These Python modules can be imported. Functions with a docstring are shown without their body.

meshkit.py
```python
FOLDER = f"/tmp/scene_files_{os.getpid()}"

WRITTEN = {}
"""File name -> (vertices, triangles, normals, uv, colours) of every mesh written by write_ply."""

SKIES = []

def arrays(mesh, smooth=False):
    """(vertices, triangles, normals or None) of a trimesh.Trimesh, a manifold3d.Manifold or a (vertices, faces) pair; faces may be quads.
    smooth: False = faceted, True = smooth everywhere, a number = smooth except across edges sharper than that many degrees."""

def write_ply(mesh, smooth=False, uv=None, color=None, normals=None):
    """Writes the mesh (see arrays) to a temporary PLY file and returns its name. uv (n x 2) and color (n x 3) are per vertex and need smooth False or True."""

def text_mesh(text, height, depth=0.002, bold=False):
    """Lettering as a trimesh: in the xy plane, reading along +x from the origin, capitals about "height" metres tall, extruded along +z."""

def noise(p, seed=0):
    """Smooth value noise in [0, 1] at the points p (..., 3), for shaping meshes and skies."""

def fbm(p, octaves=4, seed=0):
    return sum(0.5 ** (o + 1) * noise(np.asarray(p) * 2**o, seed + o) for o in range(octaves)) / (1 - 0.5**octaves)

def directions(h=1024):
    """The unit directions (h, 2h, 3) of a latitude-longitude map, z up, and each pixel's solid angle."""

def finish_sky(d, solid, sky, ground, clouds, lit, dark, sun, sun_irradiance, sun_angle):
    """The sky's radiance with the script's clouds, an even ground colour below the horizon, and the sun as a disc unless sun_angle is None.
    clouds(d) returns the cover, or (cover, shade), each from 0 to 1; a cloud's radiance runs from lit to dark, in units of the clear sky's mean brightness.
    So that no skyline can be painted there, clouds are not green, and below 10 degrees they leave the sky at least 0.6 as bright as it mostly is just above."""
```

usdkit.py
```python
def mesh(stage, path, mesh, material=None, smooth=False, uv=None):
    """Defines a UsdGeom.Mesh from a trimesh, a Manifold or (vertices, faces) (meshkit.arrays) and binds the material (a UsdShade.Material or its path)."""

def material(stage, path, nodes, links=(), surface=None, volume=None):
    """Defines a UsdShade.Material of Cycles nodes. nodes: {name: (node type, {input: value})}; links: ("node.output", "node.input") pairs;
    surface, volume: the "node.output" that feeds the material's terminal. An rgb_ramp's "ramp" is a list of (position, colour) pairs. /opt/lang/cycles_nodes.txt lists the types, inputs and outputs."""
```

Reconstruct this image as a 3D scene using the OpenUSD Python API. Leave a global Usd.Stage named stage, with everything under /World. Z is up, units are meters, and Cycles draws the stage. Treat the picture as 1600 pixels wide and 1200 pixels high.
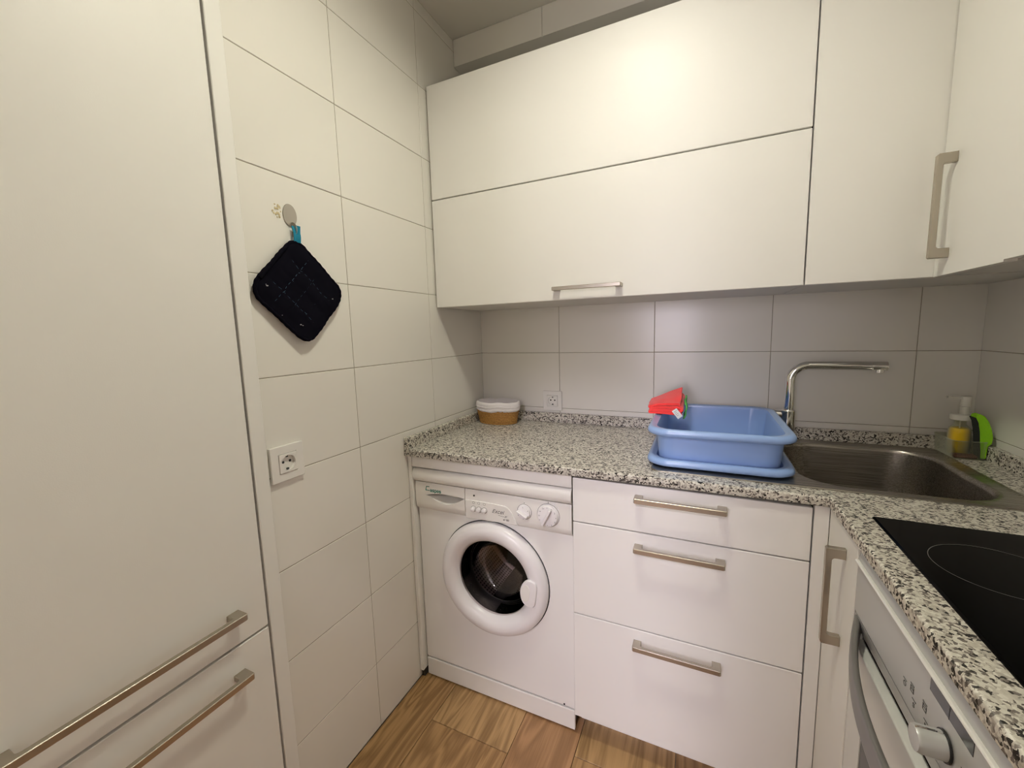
import math, random
import numpy as np, trimesh, usdkit, meshkit
import manifold3d as m3
from shapely.geometry import Polygon, LineString, Point, box as sbox
from pxr import Usd, UsdGeom, UsdLux, UsdShade, Gf, Sdf

random.seed(7); RNG = np.random.default_rng(7)
stage = Usd.Stage.CreateInMemory()
UsdGeom.SetStageUpAxis(stage, 'Z'); UsdGeom.SetStageMetersPerUnit(stage, 1.0)
UsdGeom.Xform.Define(stage, '/World'); UsdGeom.Scope.Define(stage, '/World/Looks')

# ------------------------------------------------------------------ camera, light, exposure
CAM = np.array([0.964857, -1.738134, 1.323982])
ROT = np.array([[0.90761264, 0.41888525, -0.02782886], [0.02690746, -0.12419819, -0.99189253], [-0.41894544, 0.8995054, -0.12399498]])
cam = UsdGeom.Camera.Define(stage, '/World/camera')
mx = np.eye(4); mx[0, :3] = ROT[0]; mx[1, :3] = -ROT[1]; mx[2, :3] = -ROT[2]; mx[3, :3] = CAM
cam.AddTransformOp().Set(Gf.Matrix4d(*mx.ravel().tolist()))
cam.CreateHorizontalApertureAttr(36.0); cam.CreateVerticalApertureAttr(27.0)
cam.CreateFocalLengthAttr(639.549 / 1600 * 36.0); cam.CreateClippingRangeAttr(Gf.Vec2f(0.02, 100))
cam.CreateExposureAttr(0.0)
LAMP_AT = (0.74, -1.06, 2.525); LAMP_RADIUS = 0.085
LAMP_STRENGTH = 166.0; LAMP_COLOR = (1.0, 0.97, 0.80)
HALL_AT = (0.72, -3.45, 2.525); HALL_RADIUS = 0.16; HALL_STRENGTH = 245.0; HALL_COLOR = (1.0, 0.92, 1.08)  # added hall lamp, a cool fill for drawers and lower walls
day = UsdLux.RectLight.Define(stage, '/World/daylight')
day.CreateWidthAttr(0.72); day.CreateHeightAttr(1.3); day.CreateIntensityAttr(17.0); day.CreateColorAttr(Gf.Vec3f(0.95, 0.86, 1.0))
day.AddTranslateOp().Set((0.48, -4.44, 1.5)); day.AddRotateXOp().Set(90)

# ------------------------------------------------------------------ helpers
COUNT = {}; ORIGIN = {}
def numbered(parent, name):
    k = (parent, name); n = COUNT.get(k, 0); COUNT[k] = n + 1
    return f'{parent}/{name}' if n == 0 else f'{parent}/{name}_{n:03d}'
def keys(p, label=None, cat=None, group=None, kind=None):
    for k, v in (('label', label), ('category', cat), ('group', group), ('kind', kind)):
        if v: p.SetCustomDataByKey(k, v)
def thing(name, label=None, cat=None, loc=(0, 0, 0), group=None, kind=None):
    path = numbered('/World', name); x = UsdGeom.Xform.Define(stage, path); x.AddTranslateOp().Set(Gf.Vec3d(*map(float, loc)))
    ORIGIN[path] = np.array(loc, float); keys(x.GetPrim(), label, cat, group, kind)
    return path
def obj(name, mesh, mat, parent='/World', smooth=35, label=None, cat=None, kind=None, group=None):
    """ONE mesh, given in world coordinates, as a part of parent (or of a part of it)."""
    path = numbered(parent, name)
    base = ORIGIN.get('/'.join(path.split('/')[:3]), np.zeros(3)) if parent != '/World' else np.zeros(3)
    v, f, n = meshkit.arrays(mesh, smooth)
    g = usdkit.mesh(stage, path, (v - base, f), mat)
    if n is not None:
        g.CreateNormalsAttr([Gf.Vec3f(*map(float, q)) for q in n]); g.SetNormalsInterpolation('vertex')
    keys(g.GetPrim(), label, cat, group, kind)
    return path
def bx(lo, hi):
    lo, hi = np.minimum(lo, hi), np.maximum(lo, hi)
    m = trimesh.creation.box(np.array(hi, float) - lo); m.apply_translation((np.array(hi, float) + lo) / 2); return m
_OCT = {}
def octs(n):
    if n not in _OCT:
        q = np.array([(i, j, n - i - j) for i in range(n + 1) for j in range(n + 1 - i)], float); _OCT[n] = q / np.linalg.norm(q, axis=1, keepdims=True)
    return _OCT[n]
def rbx(lo, hi, r=0.002, n=1):
    """box with rounded (n>1) or chamfered (n=1) edges"""
    lo, hi = np.minimum(lo, hi).astype(float), np.maximum(lo, hi).astype(float)
    r = min(r, (hi - lo).min() / 2 * .98); P = []
    for s in np.array(np.meshgrid((-1, 1), (-1, 1), (-1, 1))).T.reshape(-1, 3):
        c = np.where(s > 0, hi - r, lo + r); P.append(c + octs(n) * s * r)
    return trimesh.convex.convex_hull(np.vstack(P))
def ext(poly, axis, a, b):
    """polygon extruded along an axis; its plane is (y,z) for x, (x,z) for y, (x,y) for z"""
    if a > b: a, b = b, a
    m = trimesh.creation.extrude_polygon(poly, b - a); v = np.array(m.vertices); f = np.array(m.faces); w = v[:, 2] + a
    if axis == 'z': v = np.c_[v[:, :2], w]
    elif axis == 'x': v = np.c_[w, v[:, 0], v[:, 1]]
    else: v = np.c_[v[:, 0], w, v[:, 1]]; f = f[:, ::-1]
    return trimesh.Trimesh(v, f)
def loft(rings, cap0=True, cap1=True):
    """rings: list of (n,3) loops with equal counts"""
    n = len(rings[0]); V = list(np.vstack(rings)); F = []
    for k in range(len(rings) - 1):
        for i in range(n):
            j = (i + 1) % n; a, b, c, d = k * n + i, k * n + j, (k + 1) * n + j, (k + 1) * n + i
            F += [(a, b, c), (a, c, d)]
    for on, k, flip in ((cap0, 0, True), (cap1, len(rings) - 1, False)):
        if on:
            V.append(np.mean(rings[k], 0)); c = len(V) - 1
            for i in range(n):
                t = (c, k * n + i, k * n + (i + 1) % n); F.append(t[::-1] if flip else t)
    m = trimesh.Trimesh(np.array(V), np.array(F), process=False)
    if m.is_watertight and m.volume < 0: m.invert()
    return m
def rrect(cx, cy, hx, hy, r, z, k=6):
    """rounded rectangle loop, counter-clockwise, at height z"""
    P = []; r = min(r, hx * .999, hy * .999)
    for q, (sx, sy) in enumerate(((1, 1), (-1, 1), (-1, -1), (1, -1))):
        for t in np.linspace(0, math.pi / 2, k + 1) + q * math.pi / 2:
            P.append((cx + sx * (hx - r) + r * math.cos(t), cy + sy * (hy - r) + r * math.sin(t), z))
    return np.array(P)
def lathe(prof, at, axis='z', n=48, a0=0):
    """prof: list of (radius, height along axis); closed where radius 0"""
    rings = []
    t = np.linspace(0, 2 * math.pi, n, endpoint=False) + a0
    for r, h in prof:
        c, s = max(r, 1e-5) * np.cos(t), max(r, 1e-5) * np.sin(t); H = np.full(n, h)
        rings.append(np.c_[c, s, H] if axis == 'z' else np.c_[H, c, s] if axis == 'x' else np.c_[s, H, c])
    m = loft(rings, True, True); m.apply_translation(at); return m
def ring_lathe(prof, at, axis='z', n=64):
    """closed profile loop (a ring without caps)"""
    t = np.linspace(0, 2 * math.pi, n, endpoint=False); rings = []
    for r, h in list(prof) + [prof[0]]:
        c, s = r * np.cos(t), r * np.sin(t); H = np.full(n, h)
        rings.append(np.c_[c, s, H] if axis == 'z' else np.c_[H, c, s] if axis == 'x' else np.c_[s, H, c])
    m = loft(rings, False, False); m.merge_vertices(); m.fix_normals(); m.apply_translation(at); return m
def sweep(path, sec, closed=False, up=(0, 0, 1), scale=None):
    """section (n,2) swept along a polyline; u = sideways, v = up"""
    P = np.array(path, float); T = np.gradient(P, axis=0)
    if closed: T = np.roll(P, -1, 0) - np.roll(P, 1, 0)
    T /= np.linalg.norm(T, axis=1, keepdims=True); rings = []
    for i, (p, t) in enumerate(zip(P, T)):
        s = np.cross(t, up); ns = np.linalg.norm(s)
        s = s / ns if ns > 1e-6 else np.array([1.0, 0, 0]); u = np.cross(s, t); k = 1 if scale is None else scale[i]
        rings.append(p + np.outer(sec[:, 0] * k, s) + np.outer(sec[:, 1] * k, u))
    if closed: rings.append(rings[0])
    m = loft(rings, not closed, not closed)
    if closed: m.merge_vertices()
    m.fix_normals(); return m
def tube(path, r, n=16, closed=False, scale=None):
    """round tube with parallel-transported frame"""
    P = np.array(path, float); T = np.gradient(P, axis=0)
    if closed: T = np.roll(P, -1, 0) - np.roll(P, 1, 0)
    T /= np.linalg.norm(T, axis=1, keepdims=True)
    a = np.cross(T[0], (0, 0, 1)); a = a if np.linalg.norm(a) > .1 else np.cross(T[0], (1, 0, 0)); a /= np.linalg.norm(a); rings = []
    ang = np.linspace(0, 2 * math.pi, n, endpoint=False)
    for i, (p, t) in enumerate(zip(P, T)):
        a = a - t * (a @ t); a /= np.linalg.norm(a); b = np.cross(t, a); k = r * (1 if scale is None else scale[i])
        rings.append(p + k * (np.outer(np.cos(ang), a) + np.outer(np.sin(ang), b)))
    if closed: rings.append(rings[0])
    m = loft(rings, not closed, not closed)
    if closed: m.merge_vertices()
    m.fix_normals(); return m
def inset(pts, d):
    P = np.array(pts, float); a = np.roll(P, 1, 0); c = np.roll(P, -1, 0)
    e1 = P - a; e2 = c - P; e1 /= np.linalg.norm(e1, axis=1, keepdims=True); e2 /= np.linalg.norm(e2, axis=1, keepdims=True)
    n1 = np.c_[-e1[:, 1], e1[:, 0]]; n2 = np.c_[-e2[:, 1], e2[:, 0]]; b = n1 + n2
    return P + d * b / np.maximum((1 + (n1 * n2).sum(1, keepdims=True)), .3)
def bevext(pts, layers):
    """counter-clockwise outline stacked in layers [(inset, height)], capped: bevelled slab in xy-z"""
    P = np.array(pts, float)
    if Polygon(P).exterior.is_ccw is False: P = P[::-1]
    R = [np.c_[inset(P, d), np.full(len(P), h)] for d, h in layers]; n = len(P); V = np.vstack(R); F = []
    for k in range(len(R) - 1):
        for i in range(n):
            j = (i + 1) % n; a, b, c, d = k * n + i, k * n + j, (k + 1) * n + j, (k + 1) * n + i
            F += [(a, b, c), (a, c, d)]
    for k, flip in ((0, True), (len(R) - 1, False)):
        idx = np.array(m3.triangulate([R[k][:, :2]]))
        F += [tuple(int(x) + k * n for x in (t[::-1] if flip else t)) for t in idx]
    return trimesh.Trimesh(V, np.array(F))
def place(m, X, Y, Z, at):
    """map local x, y, z to world directions X, Y, Z"""
    v = np.array(m.vertices) @ np.array([X, Y, Z], float) + np.array(at, float); f = np.array(m.faces)
    if np.linalg.det(np.array([X, Y, Z], float)) < 0: f = f[:, ::-1]
    return trimesh.Trimesh(v, f, process=False)
def cat(*ms): return trimesh.util.concatenate([x for x in ms if x is not None])
def mf(m):
    m = m if m.is_watertight else m.copy()
    m.merge_vertices()
    return m3.Manifold(m3.Mesh(np.array(m.vertices, np.float32), np.array(m.faces, np.uint32)))
def tm(M):
    q = M.to_mesh(); return trimesh.Trimesh(q.vert_properties[:, :3], q.tri_verts)
def cut(a, *bs):
    A = mf(a)
    for b in bs: A = A - mf(b)
    return tm(A)
def handle(length, depth=0.035, thick=0.014, foot=0.022, bar=0.011):
    """bar handle, local: x along, y out of the door, z thickness; centred"""
    h = length / 2; r = 0.006; P = [(-h, 0)]
    P = [(-h, 0), (-h + foot, 0)]
    y = depth - bar
    for t in np.linspace(0, math.pi / 2, 5): P.append((-h + foot + r - r * math.cos(t), y - r + r * math.sin(t)))
    for t in np.linspace(math.pi / 2, 0, 5): P.append((h - foot - r + r * math.cos(t), y - r + r * math.sin(t)))
    P += [(h - foot, 0), (h, 0), (h, depth - .003), (h - .003, depth), (-h + .003, depth), (-h, depth - .003)]
    b = 0.0012
    return bevext(P, [(b, -thick / 2), (0, -thick / 2 + b), (0, thick / 2 - b), (b, thick / 2)])

# ------------------------------------------------------------------ materials
def mat(name, nodes, links=(), surface='p.BSDF'): return usdkit.material(stage, f'/World/Looks/{name}', nodes, links, surface)
def plain(name, c, rough=.4, metal=0, spec=.5, bumpy=None, coat=0, vary=0, **kw):
    nodes = {'p': ('principled_bsdf', {'base_color': c, 'roughness': rough, 'metallic': metal, 'specular_ior_level': spec, 'coat_weight': coat, **kw})}; links = []
    if bumpy:
        sc, st, dist = bumpy
        nodes |= {'g': ('texture_coordinate', {}), 'n': ('noise_texture', {'scale': sc, 'detail': 3.0}), 'b': ('bump', {'strength': st, 'distance': dist})}
        links += [('g.object', 'n.vector'), ('n.fac', 'b.height'), ('b.normal', 'p.normal')]
    if vary:
        nodes |= {'oi': ('object_info', {}), 'mr': ('map_range', {'from_min': 0., 'from_max': 1., 'to_min': 1 - vary, 'to_max': 1.0}), 'mm': ('vector_math', {'math_type': 'scale', 'vector1': c})}
        links += [('oi.random', 'mr.value'), ('mr.result', 'mm.scale'), ('mm.vector', 'p.base_color')]
    return mat(name, nodes, links)
M = {}
M['tile'] = plain('tile_glaze', (.85, .825, .765), .24, spec=.45, bumpy=(14., .05, .004), vary=.03)
M['grout'] = plain('grout_beige', (.42, .385, .32), .9, bumpy=(300., .3, .001))
M['plaster'] = plain('plaster_white', (.80, .78, .72), .85, bumpy=(60., .15, .002))
M['cab'] = plain('laminate_white', (.86, .845, .805), .43, spec=.36, bumpy=(420., .14, .0006))
M['cab_in'] = plain('carcass_white', (.70, .68, .63), .55)
M['gap'] = plain('gap_shade_dark', (.035, .028, .02), .9)  # near-black puts the shade of door gaps into the colour; also foot, oven body
M['nickel'] = plain('brushed_nickel', (.50, .455, .385), .33, metal=1, bumpy=(600., .05, .0004))
M['washer'] = plain('appliance_enamel', (.86, .85, .82), .3, bumpy=(500., .03, .0004))
M['washer_plastic'] = plain('appliance_plastic', (.84, .825, .78), .35)
M['door_plastic'] = plain('door_ring_plastic', (.84, .82, .82), .28)
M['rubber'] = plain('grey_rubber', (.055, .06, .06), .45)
M['print_green'] = plain('green_print', (.0, .17, .13), .5)
M['print_grey'] = plain('grey_print', (.10, .095, .09), .5)
M['print_light'] = plain('light_grey_print', (.33, .31, .28), .5)
M['black'] = plain('black_plastic', (.012, .012, .012), .4)
M['chrome'] = plain('chrome', (.80, .80, .80), .06, metal=1)
M['strip'] = plain('polished_strip', (.93, .92, .88), .3, metal=.25)
M['socket'] = plain('socket_plastic', (.84, .82, .78), .3)
M['blue'] = plain('blue_plastic', (.29, .435, .75), .24, spec=.6)
M['red'] = plain('red_cloth', (.90, .045, .045), .9, bumpy=(900., .6, .001), sheen_weight=.3)
M['green'] = plain('green_cloth', (.10, .45, .10), .9, bumpy=(900., .6, .001))
M['tag'] = plain('white_tag', (.82, .82, .80), .7)
M['soap'] = plain('yellow_soap', (.95, .62, .01), .2)
M['pump'] = plain('pump_plastic', (.80, .78, .70), .35)
M['sponge_green'] = plain('sponge_green', (.27, .62, .01), .9, bumpy=(500., .8, .002))
M['sponge_dark'] = plain('scourer_dark', (.02, .025, .02), .95, bumpy=(900., .8, .001))
M['brown'] = plain('brown_scourer', (.12, .04, .025), .9, bumpy=(900., .8, .001))
M['hob_glass'] = plain('hob_glass', (.002, .002, .002), .10, spec=.07)
M['hob_print'] = plain('hob_print', (.12, .115, .11), .3)
M['oven_face'] = plain('oven_silver', (.56, .565, .55), .38, metal=.35)
M['oven_grey'] = plain('oven_handle_grey', (.23, .22, .21), .38, metal=.5)
M['oven_door'] = plain('oven_door_white', (.74, .735, .70), .3)
M['oven_glass'] = plain('oven_glass', (.02, .02, .02), .08)
M['display'] = plain('display_dark', (.06, .065, .075), .12)
M['teal'] = plain('teal_ribbon', (.0, .22, .36), .7)
M['steel_hook'] = plain('hook_steel', (.46, .43, .38), .38, metal=1)
M['quilt'] = plain('navy_black_cotton', (.0045, .0042, .0085), .95, spec=.06, bumpy=(700., .5, .001))
M['stitch'] = plain('blue_thread', (.045, .11, .17), .8)
M['lint'] = plain('grey_lint', (.35, .34, .35), .95)
M['glue'] = plain('dried_glue', (.62, .52, .31), .6, bumpy=(900., .8, .001))
M['liner'] = plain('basket_liner', (.78, .74, .73), .95, bumpy=(500., .6, .0015))
M['door_wood'] = plain('white_paint', (.78, .77, .73), .4)
M['drum'] = mat('perforated_drum', {'g': ('geometry', {}), 'd': ('vector_math', {'math_type': 'subtract', 'vector2': (.329, -.566, .482)}), 's': ('separate_xyz', {}), 'sq': ('vector_math', {'math_type': 'multiply', 'vector2': (1., 0., 1.)}), 'l': ('vector_math', {'math_type': 'length'}),
      'a': ('math', {'math_type': 'arctan2'}), 'ar': ('math', {'math_type': 'multiply', 'value2': .225}), 'yr': ('math', {'math_type': 'add'}), 'c': ('combine_xyz', {}), 'v': ('voronoi_texture', {'scale': 78., 'randomness': .0}),
      'r': ('rgb_ramp', {'ramp': [(0, (.006, .006, .006)), (.24, (.006, .006, .006)), (.30, (.62, .58, .56)), (1, (.66, .62, .60))]}), 'p': ('principled_bsdf', {'metallic': .7, 'roughness': .35})},
      [('g.position', 'd.vector1'), ('d.vector', 's.vector'), ('d.vector', 'sq.vector1'), ('sq.vector', 'l.vector1'), ('s.z', 'a.value1'), ('s.x', 'a.value2'), ('a.value', 'ar.value1'), ('s.y', 'yr.value1'), ('l.value', 'yr.value2'), ('ar.value', 'c.x'), ('yr.value', 'c.y'), ('c.vector', 'v.vector'), ('v.distance', 'r.fac'), ('r.color', 'p.base_color')])
M['glass'] = mat('porthole_glass', {'t': ('transparent_bsdf', {'color': (.84, .80, .80)}), 'g': ('glossy_bsdf', {'color': (.9, .9, .9), 'roughness': .02}), 'f': ('fresnel', {'IOR': 1.5}), 'x': ('mix_closure', {})},
      [('f.fac', 'x.fac'), ('t.BSDF', 'x.closure1'), ('g.BSDF', 'x.closure2')], 'x.closure')
M['pane'] = mat('window_glass', {'t': ('transparent_bsdf', {'color': (.96, .97, .97)}), 'g': ('glossy_bsdf', {'color': (.9, .9, .9), 'roughness': .01}), 'f': ('fresnel', {'IOR': 1.45}), 'x': ('mix_closure', {})},
      [('f.fac', 'x.fac'), ('t.BSDF', 'x.closure1'), ('g.BSDF', 'x.closure2')], 'x.closure')
M['clear'] = mat('clear_plastic', {'t': ('transparent_bsdf', {'color': (.95, .955, .90)}), 'g': ('principled_bsdf', {'base_color': (.72, .72, .60), 'roughness': .15}), 'f': ('layer_weight', {'blend': .17}), 'x': ('mix_closure', {})},
      [('f.facing', 'x.fac'), ('t.BSDF', 'x.closure1'), ('g.BSDF', 'x.closure2')], 'x.closure')
M['lamp'] = mat('lamp_diffuser', {'e': ('emission', {'color': LAMP_COLOR, 'strength': LAMP_STRENGTH})}, (), 'e.emission')
M['added_hall_fill'] = mat('added_hall_fill_diffuser', {'e': ('emission', {'color': HALL_COLOR, 'strength': HALL_STRENGTH})}, (), 'e.emission')  # emitter of the added fill lamp in the hall
M['granite'] = mat('granite', {'g': ('geometry', {}), 'w': ('noise_texture', {'scale': 190., 'detail': 2.}), 'ws': ('vector_math', {'math_type': 'scale', 'scale': .006}), 'wa': ('vector_math', {'math_type': 'add'}),
      'v': ('voronoi_texture', {'scale': 240.}), 's': ('separate_color', {}), 'r': ('rgb_ramp', {'interpolate': True, 'ramp': [(0, (.03, .027, .025)), (.09, (.04, .036, .033)), (.13, (.15, .13, .115)), (.27, (.24, .21, .185)), (.34, (.46, .425, .37)), (.55, (.60, .565, .49)), (.8, (.70, .67, .59)), (1, (.76, .735, .66))]}),
      'n': ('noise_texture', {'scale': 60., 'detail': 4.}), 'nr': ('map_range', {'from_min': .3, 'from_max': .7, 'to_min': -.16, 'to_max': .16}), 'ma': ('math', {'math_type': 'add'}),
      'p': ('principled_bsdf', {'roughness': .28, 'specular_ior_level': .45})},
      [('g.position', 'w.vector'), ('w.color', 'ws.vector1'), ('ws.vector', 'wa.vector1'), ('g.position', 'wa.vector2'), ('wa.vector', 'v.vector'), ('v.color', 's.color'), ('s.r', 'ma.value1'), ('g.position', 'n.vector'), ('n.fac', 'nr.value'), ('nr.result', 'ma.value2'), ('ma.value', 'r.fac'), ('r.color', 'p.base_color')])
M['sink'] = mat('sink_steel', {'g': ('geometry', {}), 'mp': ('mapping', {'scale': (6., 420., 420.)}), 'n': ('noise_texture', {'scale': 1., 'detail': 3.}), 'b': ('bump', {'strength': .12, 'distance': .0006}), 'r': ('map_range', {'from_min': .3, 'from_max': .7, 'to_min': .24, 'to_max': .36}),
      'p': ('principled_bsdf', {'base_color': (.42, .39, .35), 'metallic': 1.})},
      [('g.position', 'mp.vector'), ('mp.vector', 'n.vector'), ('n.fac', 'b.height'), ('b.normal', 'p.normal'), ('n.fac', 'r.value'), ('r.result', 'p.roughness')])
def wood(name, light, dark, seed, saw=0.):
    n = {'g': ('geometry', {}), 'o': ('object_info', {}), 'oc': ('combine_xyz', {'x': seed * 3.1, 'y': seed * 7.7, 'z': seed}), 'os': ('vector_math', {'math_type': 'scale'}), 'ov': ('vector_math', {'math_type': 'add'}),
         'os0': ('math', {'math_type': 'multiply', 'value2': 9.0}), 'ov3': ('combine_xyz', {}),
         'm1': ('mapping', {'scale': (120., 3.6, 20.)}), 'n1': ('noise_texture', {'scale': 1., 'detail': 5., 'roughness': .62}),
         'm2': ('mapping', {'scale': (7.5, 1.1, 4.)}), 'n2': ('noise_texture', {'scale': 1., 'detail': 2., 'distortion': 1.6}),
         'wv': ('math', {'math_type': 'multiply', 'value2': 11.}), 'wf': ('math', {'math_type': 'pingpong', 'value2': 1.}),
         'mixf': ('mix_float', {'fac': .36}), 'r': ('rgb_ramp', {'ramp': [(.12, dark), (.42, tuple((a * 1.3 + b) / 2.3 for a, b in zip(dark, light))), (.62, light), (.95, tuple(min(1, c * 1.22) for c in light))]}),
         'b': ('bump', {'strength': .25, 'distance': .0008}), 'p': ('principled_bsdf', {'roughness': .45})}
    l = [('o.random', 'os0.value1'), ('os0.value', 'ov3.x'), ('os0.value', 'ov3.y'), ('g.position', 'ov.vector1'), ('ov3.vector', 'ov.vector2'), ('ov.vector', 'm1.vector'), ('ov.vector', 'm2.vector'),
         ('m1.vector', 'n1.vector'), ('m2.vector', 'n2.vector'), ('n2.fac', 'wv.value1'), ('wv.value', 'wf.value1'), ('n1.fac', 'mixf.a'), ('wf.value', 'mixf.b'), ('mixf.value' if False else 'mixf.result', 'r.fac'), ('r.color', 'p.base_color'), ('n1.fac', 'b.height'), ('b.normal', 'p.normal')]
    for k in ('oc', 'os'): n.pop(k)
    return mat(name, n, l)
W = [wood('oak_light', (.46, .285, .125), (.215, .118, .042), 1), wood('oak_warm', (.43, .255, .108), (.195, .10, .034), 2), wood('oak_brown', (.41, .228, .105), (.225, .115, .045), 3)]
M['wicker'] = mat('wicker', {'g': ('geometry', {}), 'n': ('noise_texture', {'scale': 220., 'detail': 3.}), 'r': ('rgb_ramp', {'ramp': [(.25, (.30, .135, .03)), (.6, (.52, .27, .065)), (.85, (.62, .36, .10))]}), 'p': ('principled_bsdf', {'roughness': .6})}, [('g.position', 'n.vector'), ('n.fac', 'r.fac'), ('r.color', 'p.base_color')])

# ------------------------------------------------------------------ the room
WX = 1.74; CEIL = 2.525; REAR = -4.35; TZ = 1.231
S = dict(kind='structure')
fl = thing('floor', 'wood-look floor of wide light oak planks with fine dark joints', None, **S)
obj('subfloor', bx((-.02, REAR, -.06), (WX + .02, .02, -.0085)), M['grout'], fl, False)
xs = [-.145, .148, .439, .635, .925, 1.215, 1.505, 1.795]
ends = [[-1.35], [-.721, -1.9], [-1.25], [-.645, -1.85], [-1.1], [-.7, -1.9], [-1.3]]
ci = [1, 0, 2, 0, 1, 2, 0]
for c in range(7):
    x0, x1 = max(xs[c], .001), min(xs[c + 1], WX - .001)
    yy = [-.001] + ends[c]
    while yy[-1] - 1.2 > REAR: yy.append(yy[-1] - 1.2)
    yy.append(REAR + .001)
    for k in range(len(yy) - 1):
        obj('plank', rbx((x0 + .0008, yy[k + 1] + .0008, -.0085), (x1 - .0008, yy[k] - .0008, 0), .001), W[(ci[c] + k) % 3], fl, False)
obj('ceiling', bx((-.02, REAR - .02, CEIL), (WX + .02, .02, CEIL + .08)), M['plaster'], smooth=False, label='off-white painted kitchen ceiling', **S)

def tile_wall(name, label, axis, face, u0, u1, z0, z1, uj, zj, slabs, sign, back=.1):
    """axis: normal axis of the wall; face: coordinate of the tile face; sign: +1 if the wall faces +axis. uj, zj: joint positions"""
    t = thing(name, label, None, **S)
    g = .0011
    us = [u0] + [u for u in uj if u0 + .01 < u < u1 - .01] + [u1]; zs = [z0] + [z for z in zj if z0 + .01 < z < z1 - .01] + [z1]
    def B(a, b, c, d, n0, n1, r):
        f = (lambda u, n, z: (n, u, z)) if axis == 'x' else (lambda u, n, z: (u, n, z))
        return rbx(f(a, n0, c), f(b, n1, d), r) if r else bx(f(a, n0, c), f(b, n1, d))
    for (a, b, c, d) in slabs:
        obj('grout', B(a, b, c, d, face - sign * back, face - sign * .0012, 0), M['grout'], t, False)
    for i in range(len(us) - 1):
        for k in range(len(zs) - 1):
            jit = RNG.uniform(-.0003, .0003)
            obj('tile', B(us[i] + g, us[i + 1] - g, zs[k] + g, zs[k + 1] - g, face - sign * .009, face + jit, .0009), M['tile'], t, False)
    return t
zj = [TZ + .25 * k for k in range(-5, 6)]
wl = tile_wall('wall_left', 'cream tiled left wall with the pot holder hanging on it', 'x', 0., -1.1125, .0017, 0., CEIL, [-.807, -.407], zj, [(-1.1125, -.0005, 0, CEIL)], 1)
obj('wall_left', bx((-.1, REAR, 0), (0, -1.80, CEIL)), M['plaster'], smooth=False, label='plain plastered left wall past the fridge', **S)
obj('wall_niche', bx((-.66, -1.90, 0), (-.60, -1.02, CEIL)), M['plaster'], smooth=False, label='back of the recess that holds the fridge', **S)
obj('trim_2', bx((-.1, -1.7985, 2.335), (0, -1.114, CEIL)), M['plaster'], smooth=False, label='plaster strip above the built-in fridge', **S)
# dried glue left on the left wall beside the hook
gl = []
for k in range(26):
    a = RNG.uniform(0, 2 * math.pi); rr = RNG.uniform(.3, 1)
    if 2.3 < a < 3.6 and rr < .6: continue
    q = trimesh.creation.icosphere(1, 1); q.apply_scale((.0006, RNG.uniform(.0012, .0034), RNG.uniform(.0012, .004))); q.apply_translation((.0004, -1.018 + .0125 * rr * math.cos(a), 1.640 + .017 * rr * math.sin(a))); gl.append(q)
obj('glue_residue', cat(*gl), M['glue'], wl, label='patch of dried yellowish glue left by a removed hook', kind='stuff')
tile_wall('wall_back', 'cream tiled back wall between the worktop and the upper cabinets', 'y', 0., -.0016, WX + .0016, 0., CEIL, [.3907, .7907, 1.1907, 1.5907], zj, [(0, WX, 0, CEIL)], -1)
tile_wall('wall_right', 'cream tiled right wall behind the hob and soap caddy', 'x', WX, -2.2, .0017, 0., CEIL, [-.25, -.65, -1.05, -1.45, -1.85], zj, [(REAR, 0.1, 0, CEIL)], -1)
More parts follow.
